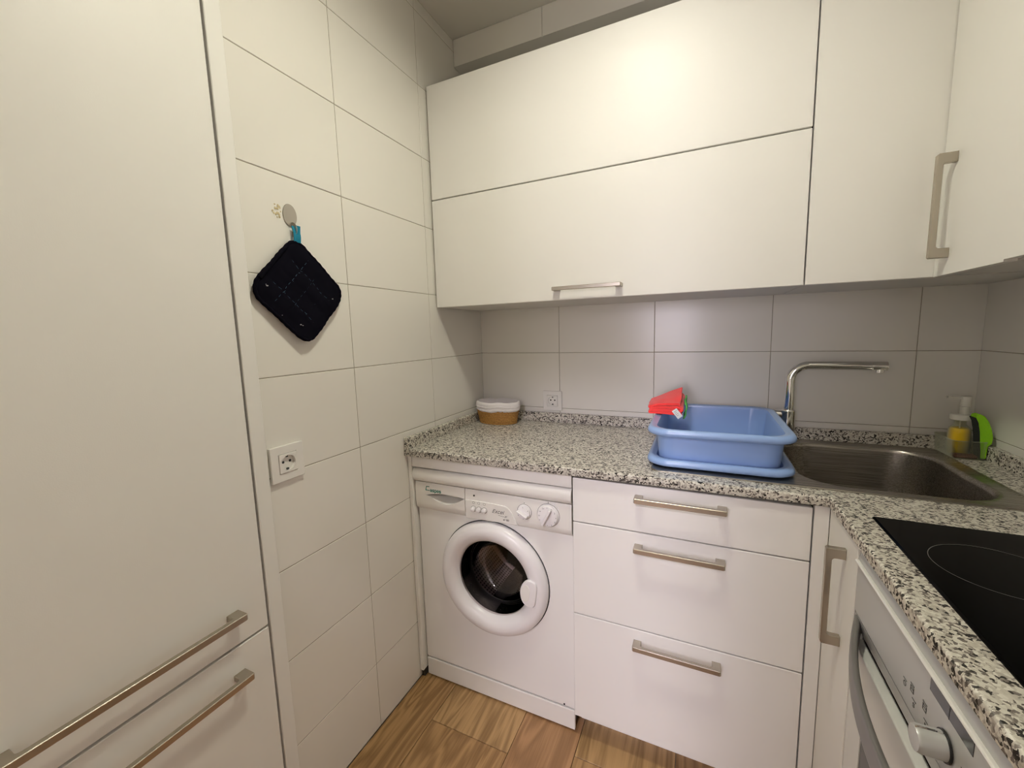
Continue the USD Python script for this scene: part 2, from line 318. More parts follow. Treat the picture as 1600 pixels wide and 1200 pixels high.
# tiled bulkhead over the wall cabinets
tr = thing('trim_1', 'tiled bulkhead boxed in above the wall cabinets', None, **S)
obj('bulkhead_core', bx((.001, -.148, 2.4215), (WX - .001, -.001, CEIL)), M['plaster'], tr, False)
for a, b in zip([.001, .3907, .7907, 1.1907, 1.5907], [.3907, .7907, 1.1907, 1.5907, WX - .001]):
    obj('tile', rbx((a + .001, -.1515, 2.4215), (b - .001, -.147, CEIL - .001), .0009), M['tile'], tr, False)
# unseen hall with a window; partition added, its doorway narrowed to shape the light
obj('wall_partition', cut(bx((.001, -2.32, 0), (WX - .001, -2.22, CEIL)), bx((.50, -2.4, -.1), (.86, -2.1, 2.05))), M['plaster'], smooth=False, label='unseen white partition added behind the camera, its narrow doorway shaping the hall light', **S)
obj('wall_rear', cut(bx((-.1, REAR - .1, 0), (WX + .1, REAR, CEIL)), bx((.12, REAR - .2, .85), (.84, REAR + .1, 2.15))), M['plaster'], smooth=False, label='white far wall of the hall with a window', **S)
wn = thing('window_1', 'white framed window of the hall behind the camera', None, **S)
obj('window_frame', cut(bx((.12, REAR - .06, .85), (.84, REAR - .02, 2.15)), bx((.155, REAR - .2, .885), (.465, REAR + .1, 2.115)), bx((.495, REAR - .2, .885), (.805, REAR + .1, 2.115))), M['door_wood'], wn, False)
for a, b in ((.155, .465), (.495, .805)): obj('window_pane', bx((a, REAR - .042, .885), (b, REAR - .038, 2.115)), M['pane'], wn, False)

# ------------------------------------------------------------------ ceiling lamp
def downlight(label, at, R, m, deep):
    t = thing('ceiling_light', label, 'lamp', at)
    obj('lamp_ring', ring_lathe([(R, -.0005), (R + .010, -.0005), (R + .012, -deep + .004), (R + .009, -deep), (R + .003, -deep), (R, -deep + .004)], at), M['door_wood'], t)
    obj('diffuser', lathe([(0, -.001), (R - .001, -.001), (R - .001, -.005), (0, -.0055)], at), m, t)
downlight('round white downlight with a short collar on the kitchen ceiling', LAMP_AT, LAMP_RADIUS, M['lamp'], .027)
downlight('unseen round hall ceiling light added to brighten the lower kitchen', HALL_AT, HALL_RADIUS, M['added_hall_fill'], .012)

# ------------------------------------------------------------------ tall fridge-freezer unit
XF = .012
t = thing('fridge_freezer', 'tall built-in fridge-freezer with plain white doors at the left edge', 'fridge', (XF - .3, -1.45, 0))
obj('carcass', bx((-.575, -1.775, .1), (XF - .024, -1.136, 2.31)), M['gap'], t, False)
obj('side_panel', rbx((-.575, -1.1485, 0), (XF, -1.1135, 2.33), .0015), M['cab'], t, False)
obj('side_panel', rbx((-.575, -1.795, 0), (XF, -1.776, 2.33), .0015), M['cab'], t, False)
obj('top_panel', rbx((-.575, -1.775, 2.31), (XF, -1.149, 2.33), .0015), M['cab'], t, False)
obj('plinth', bx((-.5, -1.775, 0), (XF - .05, -1.149, .098)), M['cab'], t, False)
for z0, z1, hz in ((.6275, 2.305, .703), (.10, .622, .5545)):
    d = obj('door', rbx((XF - .02, -1.773, z0), (XF, -1.1545, z1), .0016), M['cab'], t, False, label='tall upper fridge door' if z0 > .5 else 'lower freezer door')
    obj('handle', place(handle(.372, .036, .015, .026, .012), (0, -1, 0), (1, 0, 0), (0, 0, 1), (XF, -1.405, hz)), M['nickel'], d, 40)

# ------------------------------------------------------------------ sockets
def socket(label, at, right, out, w=.088):
    """at: wall point at the centre; right: world direction of the plate's width; out: away from the wall"""
    R, O, U = np.array(right, float), np.array(out, float), np.array([0, 0, 1.])
    t = thing('wall_socket', label, 'socket', at)
    P = lambda m: place(m, R, O, U, at)
    h = w / 2
    fr = cut(rbx((-h, .0005, -h), (h, .0095, h), .002, 2), bx((-.0255, -.03, -.0255), (.0255, .03, .0255)))
    obj('cover_plate', P(fr), M['socket'], t)
    ins = cut(rbx((-.0245, .001, -.0245), (.0245, .012, .0245), .0012), place(lathe([(0, 0), (.0195, 0), (.0195, .02), (0, .02)], (0, 0, 0), 'y', 40), (1, 0, 0), (0, 1, 0), (0, 0, 1), (0, .003, 0)))
    obj('socket_insert', P(ins), M['socket'], t)
    obj('socket_well', P(cat(lathe([(0, .0018), (.0194, .0018), (.0194, .0032), (0, .0032)], (0, 0, 0), 'y', 40))), M['washer_plastic'], t)
    for s in (-1, 1):
        obj('contact_hole', P(lathe([(0, .003), (.0034, .003), (.0034, .0036), (0, .0036)], (s * .0095, 0, .002), 'y', 16)), M['black'], t)
        obj('earth_clip', P(rbx((-.003, .003, s * .0165 - .0025), (.003, .008, s * .0165 + .0025), .001)), M['rubber'], t)
    return t
socket('white wall socket on the left tiled wall below the pot holder', (0.0, -1.059, 1.0105), (0, -1, 0), (1, 0, 0), .092)
socket('small white wall socket on the back wall beside the wicker basket', (.358, 0.0, 1.0145), (1, 0, 0), (0, -1, 0), .088)

# ------------------------------------------------------------------ hook and pot holder
t = thing('wall_hook', 'oval steel adhesive hook holding the pot holder', 'hook', (0, -.983, 1.637))
obj('hook_plate', place(lathe([(0, .0003), (.98, .0003), (1.0, .0012), (.98, .0026), (0, .003)], (0, 0, 0), 'x', 40), (1, 0, 0), (0, .0195, 0), (0, 0, .0275), (0, -.983, 1.637)), M['steel_hook'], t)
pth = [(.002 + .010 * math.sin(a) * 1.0, -.979, 1.614 - .012 + .012 * math.cos(a)) for a in np.linspace(0, 3.9, 14)]
obj('hook_arm', sweep(pth, np.array([(-.0065, -.0009), (.0065, -.0009), (.0065, .0009), (-.0065, .0009)]), up=(0, 1, 0)), M['steel_hook'], t)
t = thing('pot_holder', 'black quilted diamond-shaped pot holder hanging on the left wall', 'pot holder', (.008, -.975, 1.44))
PC = np.array([-.978, 1.4455]); A45 = math.radians(46)
def ph_out(u, v):   # local diamond coords to wall (y right is +y)
    return PC[0] + u * math.cos(A45) - v * math.sin(A45), PC[1] + u * math.sin(A45) + v * math.cos(A45)
N = 40; hs = .0985; rc = .036; g = np.linspace(-1, 1, N)
def sq(u, v):       # square grid -> rounded square
    k = rc / hs; au, av = abs(u), abs(v); m_ = max(au, av)
    if m_ < 1e-9: return 0., 0.
    c = 1 - k; d = np.array([u, v]) / m_; ad = abs(d)
    if min(ad) <= c: s = 1.0
    else:
        q = np.array([c, c]); dd = ad; b = dd @ q; a2 = dd @ dd; s = (b + math.sqrt(max(b * b - a2 * (q @ q - k * k), 0))) / a2
    return u * s, v * s
V = []; F = []
for side in (1, -1):
    for i in range(N):
        for j in range(N):
            uu, vv = sq(g[i], g[j]); e = max(abs(g[i]), abs(g[j]))
            puff = (1 - e ** 10) * .0045 + .0022
            qx, qy = (g[i] * 2.35) % 1, (g[j] * 2.35 + .1) % 1
            groove = min(min(qx, 1 - qx), min(qy, 1 - qy)); puff -= .0022 * math.exp(-(groove / .09) ** 2) * (1 - e ** 6)
            y, z = ph_out(uu * hs, vv * hs); wob = .0025 * math.sin(9 * uu + 2 * vv) + .0015 * math.sin(7 * vv + 1)
            V.append((.0085 + .035 * (1.568 - z) + side * puff + wob * .6, y, z))
def idx(s, i, j): return s * N * N + i * N + j
for s in (0, 1):
    for i in range(N - 1):
        for j in range(N - 1):
            q = [idx(s, i, j), idx(s, i + 1, j), idx(s, i + 1, j + 1), idx(s, i, j + 1)]
            if s: q = q[::-1]
            F += [(q[0], q[1], q[2]), (q[0], q[2], q[3])]
per = [(i, 0) for i in range(N)] + [(N - 1, j) for j in range(1, N)] + [(i, N - 1) for i in range(N - 2, -1, -1)] + [(0, j) for j in range(N - 2, 0, -1)]
for a, b in zip(per, per[1:] + per[:1]):
    F += [(idx(0, *b), idx(0, *a), idx(1, *a)), (idx(0, *b), idx(1, *a), idx(1, *b))]
pad = trimesh.Trimesh(np.array(V), np.array(F), process=False); pad.fix_normals()
obj('quilted_pad', pad, M['quilt'], t, True)
ed = []
for k, (i, j) in enumerate(per):
    ed.append((np.array(V[idx(0, i, j)]) + np.array(V[idx(1, i, j)])) / 2)
obj('edge_binding', tube(np.array(ed), .0048, 8, closed=True, scale=[1 + .12 * math.sin(k * 1.7) for k in range(len(ed))]), M['quilt'], t, True)
# pocket corner that stands out a little at the left
cpts = [ph_out(-.055 + .02 * a, .0985) for a in (0, 1)]
y0, z0 = ph_out(-.0975, .012); y1, z1 = ph_out(.05, .1005)
lf = np.array(ph_out(-.062, .0975)); tp = np.array(ph_out(.058, .0985))
obj('pocket_hem', tube([np.array([.0145 + .035 * (1.568 - (lf + (tp - lf) * s)[1]), *(lf + (tp - lf) * s)]) for s in np.linspace(0, 1, 8)], .0042, 8, scale=[1.25, 1.2, 1.1, 1, 1, 1, .9, .7]), M['quilt'], t, True)
st = []
for k in range(-2, 3):
    for ax in (0, 1):
        line = []
        o = (k + (.5 if ax == 0 else .4)) / 2.35
        if abs(o) > .93: continue
        o = (k + (0 if ax == 0 else -.1)) / 2.35
        for s in np.linspace(-.93, .93, 25):
            uu, vv = (o, s) if ax == 0 else (s, o); e = max(abs(uu), abs(vv)); uu, vv = sq(uu, vv)
            y, z = ph_out(uu * hs, vv * hs); wob = .0025 * math.sin(9 * uu + 2 * vv) + .0015 * math.sin(7 * vv + 1)
            line.append((.0085 + .035 * (1.568 - z) + (1 - e ** 10) * .0045 + .0001 + wob * .6 + .0002, y, z))
        for a in range(0, 24, 2): st.append(tube(np.array(line)[a:a + 2], .00042, 5))
obj('stitching', cat(*st), M['stitch'], t, False, kind='stuff')
lint = []
for (y, z, s) in [(-1.075, 1.452, .0022), (-1.07, 1.449, .0014), (-.886, 1.432, .002), (-.893, 1.431, .0014), (-.996, 1.36, .0018), (-.99, 1.358, .0013), (-1.045, 1.383, .001), (-.936, 1.545, .0009), (-1.078, 1.455, .001)]:
    q = trimesh.creation.icosphere(1, s); q.apply_scale((.4, 1.5, .8)); q.apply_translation((.0150 + .035 * (1.568 - z), y, z)); lint.append(q)
obj('lint_specks', cat(*lint), M['lint'], t, kind='stuff')
lp = [(.0080 + .0060 * math.sin(a * math.pi), -.9765, 1.560 + a * .050) for a in np.linspace(0, 1, 14)]
lp2 = [(.0165 - .0050 * a, -.9735, 1.611 - a * .042) for a in np.linspace(0, 1, 10)]
obj('hanging_loop', cat(sweep(lp, np.array([(-.0007, -.0100), (.0007, -.0100), (.0007, .0100), (-.0007, .0100)]), up=(0, 1, 0)), sweep(lp2, np.array([(-.0006, -.0060), (.0006, -.0060), (.0006, .0060), (-.0006, .0060)]), up=(0, 1, 0))), M['teal'], t, label='teal ribbon loop', kind='stuff')

# ------------------------------------------------------------------ end panel and rail round the washing machine
t = thing('appliance_housing', 'white end panel and rail framing the washing machine', 'panel', (.012, -.3, 0))
obj('side_panel', rbx((.0015, -.589, .03), (.0165, -.03, .8935), .0015), M['cab'], t, False)
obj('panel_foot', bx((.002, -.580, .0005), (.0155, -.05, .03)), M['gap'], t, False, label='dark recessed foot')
obj('top_rail', rbx((.017, -.585, .8515), (.617, -.567, .8935), .0012), M['cab'], t, False)

# ------------------------------------------------------------------ washing machine
YW = -.566
t = thing('washing_machine', 'white front-loading washing machine under the granite worktop', 'washing machine', (.318, -.3, 0))
DC = np.array([.329, .482])
hole = lathe([(0, -.9), (.158, -.9), (.158, -.45), (0, -.45)], (DC[0], 0, DC[1]), 'y', 64)
body = cut(rbx((.0205, YW, .0805), (.6165, -.06, .795), .004, 2), hole, bx((.04, -.545, .03), (.597, -.08, .77)), bx((0, YW - .01, .689), (.7, YW + .048, .9)))
obj('body', body, M['washer'], t); obj('base_frame', bx((.026, YW + .006, .012), (.611, -.07, .0805)), M['rubber'], t, False)  # dark slab added behind the kick plate seam, painting its shade
lid = [(-.06, .797), (-.06, .846), (YW - .004, .846), (YW - .012, .8445), (YW - .0185, .839), (YW - .022, .829), (YW - .0225, .815), (YW - .020, .804), (YW - .012, .797)]
obj('top_lid', ext(Polygon(lid), 'x', .018, .6155), M['washer_plastic'], t, 50)
def panel_prof(d=0): return [(YW + .046, .794), (YW - .010 - d, .794), (YW - .0125 - d, .785), (YW - .0125 - d, .715), (YW - .010 - d, .700), (YW - .003 - d, .690), (YW + .004, .686), (YW + .046, .686)]
dr = ext(Polygon(panel_prof()), 'x', .0205, .2315)
# scooped grip of the detergent drawer: a lens-shaped pocket
lens = []
for a in np.linspace(0, 1, 20): lens.append((.064 + a * .166, .748 + .0085 * math.sin(math.pi * a) + .008 * a))
for a in np.linspace(1, 0, 20): lens.append((.064 + a * .166, .748 + .008 * a - .038 * math.sin(math.pi * a ** 1.1) ** 1.1))
lp_ = ext(Polygon(lens).buffer(0), 'y', YW - .05, YW + .034)
lpv = np.array(lp_.vertices); dpt = np.clip((lpv[:, 1] - (YW - .0125)) / .03, 0, 1); lpv[:, 2] = np.where(lpv[:, 2] < .748, lpv[:, 2] + dpt * .55 * (.750 - lpv[:, 2]), lpv[:, 2]); lp_ = trimesh.Trimesh(lpv, lp_.faces)
drp = obj('detergent_drawer', cut(dr, lp_), M['washer_plastic'], t, 40)
lens2 = []
for a in np.linspace(0, 1, 24): lens2.append((.066 + a * .160, .748 + .008 * a - .0365 * math.sin(math.pi * a ** 1.1) ** 1.1, YW - .0125))
for a in np.linspace(0, 1, 24): lens2.append((.066 + a * .160, .748 + .008 * a - .0195 * math.sin(math.pi * a ** 1.1) ** 1.1, YW + .002))
n_ = 24; obj('grip_lip', trimesh.Trimesh(np.array(lens2), np.array([q for i in range(n_ - 1) for q in ((i, i + 1, n_ + i + 1), (i, n_ + i + 1, n_ + i))])), M['door_plastic'], drp, True)
obj('control_panel', ext(Polygon(panel_prof()), 'x', .2335, .6145), M['washer_plastic'], t, 40)
def wtext(s, h, x, z, m, y=YW - .0126, bold=False, shear=0, rot=0):
    q = meshkit.text_mesh(s, h, .0005, bold); v = np.array(q.vertices); v[:, 0] += shear * v[:, 1]
    c, s_ = math.cos(rot), math.sin(rot); v = np.c_[v[:, 0] * c - v[:, 1] * s_, v[:, 0] * s_ + v[:, 1] * c, v[:, 2]]
    return place(trimesh.Trimesh(v, q.faces), (1, 0, 0), (0, 0, 1), (0, -1, 0), (x, y, z))
obj('brand_emblem', ext(Polygon([(.066, .7655), (.0835, .7655), (.0835, .7678), (.0695, .7678), (.0722, .7795), (.0835, .7795), (.0835, .782), (.0705, .782)]), 'y', YW - .0131, YW - .0125), M['print_green'], drp, False)
obj('brand_lettering', wtext('aspes', .0125, .0852, .7625, None, bold=True), M['print_green'], drp, False)
# raised swoosh plate with the buttons
sw = [(.234, .690), (.234, .7565)] + [(.234 + a * .14, .7565 + .001 * math.sin(a * math.pi)) for a in np.linspace(.05, 1, 8)] + [(.385, .7555), (.395, .752), (.404, .745), (.412, .735), (.419, .722), (.426, .708), (.432, .697)]
swm = bevext(sw, [(0, 0), (0, .0015), (.0015, .003)])
obj('raised_plate', place(swm, (1, 0, 0), (0, 0, 1), (0, -1, 0), (0, YW - .0125, 0)), M['washer_plastic'], t, 30)
for x in (.268, .289, .310):
    obj('button', lathe([(0, 0), (.0088, 0), (.0088, -.007), (.0078, -.010), (.0045, -.012), (0, -.0125)], (x, YW - .0155, .7285), 'y', 20), M['door_plastic'], t)
    obj('button_ring', ring_lathe([(.0094, 0), (.0106, 0), (.0106, -.0006), (.0094, -.0006)], (x, YW - .0155, .7285), 'y', 24), M['print_light'], t)
    obj('button_symbol', ring_lathe([(.0038, 0), (.0048, 0), (.0048, -.0004), (.0038, -.0004)], (x, YW - .0154, .7505), 'y', 16), M['print_light'], t)
obj('indicator_light', lathe([(0, 0), (.0032, 0), (.0028, -.0015), (0, -.002)], (.2695, YW - .0125, .7745), 'y', 14), M['black'], t)
obj('model_script', cat(wtext('Excel', .0125, .338, .7265, None, YW - .0156, shear=.45), wtext('er', .006, .386, .7175, None, YW - .0156, shear=.5), ext(Polygon([(.362, .7205), (.388, .7172), (.388, .7178), (.362, .7211)]), 'y', YW - .016, YW - .0155)), M['print_grey'], t, False)
obj('model_number', wtext('w-80', .0058, .3795, .7055, None, YW - .0156, bold=True), M['print_grey'], t, False)
# dials
def dial(x, z, r, ang, marks):
    d = obj('dial', lathe([(0, .001), (r + .002, .001), (r + .002, -.0015), (r, -.002), (r, -.009), (r * .93, -.0125), (r * .75, -.0135), (0, -.0135)], (x, YW - .0125, z), 'y', 40), M['door_plastic'], t)
    q = rbx((-r * .13, -.016, -r * .86), (r * .13, 0, r * .86), .0025, 2); c, s = math.cos(ang), math.sin(ang)
    obj('dial_grip', place(q, (c, 0, -s), (0, 1, 0), (s, 0, c), (x, YW - .0245, z)), M['door_plastic'], d)
    obj('dial_ring', ring_lathe([(r + .0022, 0), (r + .0034, 0), (r + .0034, -.0008), (r + .0022, -.0008)], (x, YW - .0125, z), 'y', 40), M['print_light'], d)
    ms = []
    for k in range(marks):
        a = k * 2 * math.pi / marks; w = place(meshkit.text_mesh(str(k + 1), .0038, .0004), (1, 0, 0), (0, 0, 1), (0, -1, 0), (x + (r * .84) * math.sin(a) - .0012, YW - .0258, z + (r * .84) * math.cos(a) - .0015)); ms.append(w)
    obj('dial_numbers', cat(*ms), M['print_grey'], d, False, kind='stuff')
    obj('pointer_mark', bx((x - .0008, YW - .0131, z + r + .005), (x + .0008, YW - .0124, z + r + .009)), M['print_grey'], t, False)
dial(.4565, .7475, .0225, math.radians(118), 6); dial(.5385, .7495, .0345, math.radians(28), 12)
obj('arrow_mark', cat(sweep([(.5385 + .042 * math.sin(a), YW - .0130, .7495 + .042 * math.cos(a)) for a in np.linspace(.35, 1.0, 10)], np.array([(-.0003, -.0012), (.0003, -.0012), (.0003, .0012), (-.0003, .0012)]), up=(0, 1, 0))), M['door_plastic'], t, False)
# door: plastic ring, bowl glass, latch
rp = [(.2025, YW - .001), (.2035, YW - .008), (.2015, YW - .018), (.196, YW - .027), (.186, YW - .0335), (.172, YW - .036), (.158, YW - .033), (.146, YW - .025), (.1375, YW - .014), (.134, YW - .002), (.134, YW + .002), (.16, YW + .002)]
dd = obj('door', ring_lathe(rp, (DC[0], 0, DC[1]), 'y', 96), M['door_plastic'], t, 60, label='white plastic porthole door ring')
obj('door_gap', ring_lathe([(.2035, YW), (.2065, YW), (.2065, YW - .0012), (.2035, YW - .0012)], (DC[0], 0, DC[1]), 'y', 72), M['rubber'], dd)
obj('bowl_glass', ring_lathe([(.1365, YW - .006), (.132, YW + .006), (.118, YW + .070), (.105, YW + .088), (.075, YW + .098), (.002, YW + .102), (.002, YW + .099), (.075, YW + .095), (.104, YW + .085), (.114, YW + .070), (.129, YW + .006), (.134, YW - .006)], (DC[0], 0, DC[1]), 'y', 72), M['glass'], dd, 60, label='clear bowl-shaped glass')
lat = bevext([(.030 * math.cos(a) * 1.05 if math.cos(a) < 0 else .026 * math.cos(a) ** .45, .046 * math.sin(a) if math.cos(a) < 0 else .046 * math.copysign(abs(math.sin(a)) ** .55, math.sin(a))) for a in np.linspace(0, 2 * math.pi, 36, endpoint=False)], [(0, 0), (0, .006), (.002, .010), (.006, .0115)])
obj('door_latch', place(lat, (1, 0, -.12), (.12, 0, 1), (0, -1, 0), (.4765, YW - .0315, .482)), M['door_plastic'], dd, 40)
lg = bevext([(.016 * math.cos(a), .030 * math.sin(a)) for a in np.linspace(0, 2 * math.pi, 28, endpoint=False)], [(0, 0), (.003, .0012)])
obj('latch_grip', place(lg, (1, 0, -.12), (.12, 0, 1), (0, -1, 0), (.466, YW - .043, .484)), M['washer_plastic'], dd, 40)
gk = obj('door_gasket', ring_lathe([(.157, YW + .004), (.136, YW + .010), (.127, YW + .045), (.120, YW + .055), (.128, YW + .060), (.150, YW + .060), (.17, YW + .025)], (DC[0], 0, DC[1]), 'y', 72), M['rubber'], t, 60, label='dark grey rubber gasket')
drum = obj('drum', ring_lathe([(.128, YW + .062), (.215, YW + .072), (.225, YW + .09), (.225, YW + .36), (.20, YW + .375), (.002, YW + .365), (.002, YW + .368), (.202, YW + .379), (.229, YW + .365), (.229, YW + .085), (.217, YW + .068), (.130, YW + .058)], (DC[0], 0, DC[1]), 'y', 72), M['drum'], t, 50, label='perforated steel drum')
for k in range(3):
    a = math.radians(75 + 120 * k); p = rbx((-.028, YW + .1, .165), (.028, YW + .35, .224), .015, 3); c, s = math.cos(a), math.sin(a)
    obj('drum_paddle', place(p, (c, 0, -s), (0, 1, 0), (s, 0, c), (DC[0], 0, DC[1])), M['rubber'], drum)
kk = obj('kick_plate', rbx((.0225, YW - .0020, .006), (.6155, YW + .01, .0763), .0012, 1), M['washer_plastic'], t)
obj('screw_hole', lathe([(0, 0), (.003, 0), (.003, -.0008), (0, -.0008)], (.579, YW - .0002, .088), 'y', 14), M['black'], kk)
for x in (.06, .575):
    for y in (YW + .05, -.12): obj('foot', lathe([(0, .0003), (.02, .0003), (.02, .012), (0, .012)], (x, y, 0), 'z', 16), M['rubber'], t)

# ------------------------------------------------------------------ drawer unit
YD = -.585
t = thing('drawer_unit', 'white base unit with three handled drawers beside the washing machine', 'drawers', (.92, -.3, 0))
obj('carcass', cut(bx((.6215, YD + .021, .0825), (1.2185, -.03, .893)), bx((1.13, YD + .05, .74), (1.3, 0, 1))), M['gap'], t, False)  # carcass coloured dark to hold the shade in the drawer gaps
obj('side_panel', bx((.6195, YD + .021, .0815), (.6214, -.03, .893)), M['cab_in'], t, False)
obj('plinth', bx((.622, YD + .075, .0005), (1.2185, YD + .09, .0815)), M['cab'], t, False)
for k, (z0, z1, hz) in enumerate(((.7485, .8855, .8525), (.4455, .7450, .7055), (.082, .4420, .4035))):
    d = obj('drawer', rbx((.6205, YD, z0), (1.2180, YD + .0185, z1), .0014), M['cab'], t, False)
    obj('handle', place(handle(.231), (1, 0, 0), (0, -1, 0), (0, 0, 1), (.919, YD, hz)), M['nickel'], d, 40)

# ------------------------------------------------------------------ corner base cabinet on the right run
XR = 1.2525
t = thing('corner_cabinet', 'narrow white corner base cabinet with a vertical handle', 'cabinet', (1.5, -.4, 0))
obj('carcass', cut(bx((1.2725, -.777, .0815), (1.735, -.03, .893)), bx((1.1, -.56, .74), (1.66, -.02, 1))), M['cab_in'], t, False)
obj('filler_strip', rbx((1.2215, YD, .0815), (XR - .0005, YD + .018, .893), .001), M['cab'], t, False)
obj('plinth', cat(bx((1.30, -.777, .0005), (1.315, YD + .0755, .0805))), M['cab'], t, False); obj('plinth', bx((1.222, YD + .0755, .0005), (1.30, YD + .09, .0805)), M['cab'], t, False)
d = obj('door', rbx((XR, -.7765, .082), (XR + .019, YD + .0005, .8915), .0014), M['cab'], t, False)
obj('handle', place(handle(.222, .035, .014, .022, .011), (0, 0, 1), (-1, 0, 0), (0, 1, 0), (XR, -.708, .740)), M['nickel'], d, 40)

# ------------------------------------------------------------------ built-in oven
OY0, OY1 = -1.377, -.7805; OC = (OY0 + OY1) / 2
t = thing('oven', 'silver-fronted built-in oven under the hob with a bowed grey handle', 'oven', (1.5, OC, 0))
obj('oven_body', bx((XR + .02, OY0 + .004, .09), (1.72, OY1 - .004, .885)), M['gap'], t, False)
pp = [(XR + .02, .8925), (XR + .012, .8925), (XR + .004, .882), (XR, .869), (XR, .764), (XR + .003, .7625), (XR + .02, .7625)]
cp = obj('control_panel', ext(Polygon([(a, b) for a, b in pp]), 'y', OY0, OY1), M['oven_face'], t, 30)
obj('chrome_strip', rbx((XR - .0058, OY0, .8632), (XR + .004, OY1, .8690), .0028, 3), M['strip'], cp)
obj('display', rbx((XR - .0006, -1.1625, .8385), (XR + .002, -1.066, .8605), .0004), M['display'], cp, False)
obj('display_divider', bx((XR - .0009, -1.1135, .8385), (XR, -1.1125, .8605)), M['black'], cp, False)
def otext(s, h, y, z, bold=False): return place(meshkit.text_mesh(s, h, .0004, bold), (0, -1, 0), (0, 0, 1), (-1, 0, 0), (XR - .0001, y, z))
sy = []
for (y, z, kind) in [(-1.0, .7905, 'c'), (-1.022, .800, 'b'), (-1.03, .782, 'h'), (-1.058, .8035, 'b'), (-1.064, .782, 'x'), (-1.15, .800, 'c'), (-1.175, .79, 'b')]:
    sy.append(bx((XR - .0005, y - .0055, z + .0062), (XR, y + .0055, z + .0072)))
    if kind == 'c': sy.append(ring_lathe([(.0030, 0), (.0040, 0), (.0040, -.0005), (.0030, -.0005)], (XR, y, z), 'x', 14))
    if kind == 'b': sy += [cut(bx((XR - .0005, y - .005, z - .005), (XR, y + .005, z + .004)), bx((XR - .001, y - .004, z - .004), (XR + .001, y + .004, z - .0005)), bx((XR - .001, y - .004, z + .0005), (XR + .001, y + .004, z + .003)))]
    if kind == 'h': sy += [otext('S', .007, y + .003, z - .004)]
    if kind == 'x': sy += [otext('P', .007, y + .003, z - .004)]
for q in sy: obj('panel_symbol', q, M['print_grey'], cp, False)
kn = obj('knob', lathe([(0, 0), (.0165, 0), (.0160, -.024), (.0148, -.0275), (0, -.028)], (XR - .003, -1.112, .8005), 'x', 36), M['oven_face'], t)
obj('knob_ring', ring_lathe([(.0166, -.0005), (.0185, -.0005), (.0185, -.003), (.0166, -.003)], (XR, -1.112, .8005), 'x', 36), M['black'], kn)
obj('knob_pointer', rbx((XR - .0300, -1.1135, .8010), (XR - .003, -1.1105, .8182), .001), M['chrome'], kn)
# sloping vent band, door, window, handle
obj('vent_band', ext(Polygon([(XR + .001, .7605), (XR + .006, .735), (XR + .013, .716), (XR + .022, .706), (XR + .022, .7605)]), 'y', OY0, OY1), M['oven_face'], t, 30)
od = obj('door', cut(rbx((XR + .001, OY0 + .001, .092), (XR + .019, OY1 - .001, .703), .002), bx((XR - .01, OY0 + .075, .17), (XR + .006, OY1 - .075, .60))), M['oven_door'], t, 30)
obj('door_top_cap', rbx((XR + .0, OY0 + .001, .6625), (XR + .0185, OY1 - .001, .7035), .003, 2), M['oven_door'], od)
obj('door_window', bx((XR + .0025, OY0 + .076, .171), (XR + .0055, OY1 - .076, .599)), M['oven_glass'], od, False)
hb = []
for a in np.linspace(-1, 1, 33):
    bow = (1 - abs(a) ** 2.4); hb.append((XR + .006 - .050 * bow, OC + a * .294, .735 - .036 * bow))
obj('bowed_handle', sweep(hb, np.array([(.0065 * np.sign(c) * abs(c) ** .6, .0235 * np.sign(s) * abs(s) ** .6) for c, s in [(math.cos(q), math.sin(q)) for q in np.linspace(0, 2 * math.pi, 20, endpoint=False)]])), M['oven_grey'], od, 50)
obj('plinth', bx((1.30, OY0, .0005), (1.32, OY1, .0885)), M['cab'], t, False)
t = thing('base_cabinet', 'plain white base cabinet past the oven at the near end of the right run', 'cabinet', (1.5, -1.66, 0))
obj('carcass', bx((XR + .02, -1.94, .0815), (1.735, -1.38, .893)), M['cab_in'], t, False)
obj('door', rbx((XR, -1.939, .082), (XR + .019, -1.3795, .8915), .0014), M['cab'], t, False)
obj('plinth', bx((1.30, -1.94, .0005), (1.32, -1.38, .0805)), M['cab'], t, False)

# ------------------------------------------------------------------ granite worktop, sink, hob
ZT = .920
t = thing('worktop', 'speckled grey-beige granite worktop running round the corner', 'worktop', (.9, -.3, .895))
LP = [(.0015, -.0015), (.0015, -.606), (1.2475, -.5925), (1.2475, -1.95), (WX - .0015, -1.95), (WX - .0015, -.0015)]
r = .006
wt = bevext(LP, [(.001, .8952), (0, .8965), (0, ZT - r)] + [(r * (1 - math.cos(a)), ZT - r + r * math.sin(a)) for a in np.linspace(.3, math.pi / 2, 5)])
SX0, SX1, SY0, SY1 = .838, 1.642, -.545, -.038; BX, BY, BHX, BHY = 1.4075, -.292, .1925, .216
wt = cut(wt, bx((1.19, BY - BHY - .012, .8), (SX1 - .022, BY + BHY + .012, 1.0)))
obj('worktop_slab', wt, M['granite'], t, 40)
for lo, hi in (((.0225, -.0215, ZT), (WX - .0225, -.0015, .9605)), ((.0015, -.604, ZT), (.0215, -.0015, .9605)), ((WX - .0215, -1.95, ZT), (WX - .0015, -.0015, .9605))):
    obj('upstand', rbx(lo, hi, .0012), M['granite'], t, False)
t = thing('sink', 'stainless steel inset sink with a drainer under the blue tray', 'sink', (1.24, -.29, ZT))
cx, cy, hx, hy = (SX0 + SX1) / 2, (SY0 + SY1) / 2, (SX1 - SX0) / 2, (SY1 - SY0) / 2; K = 8
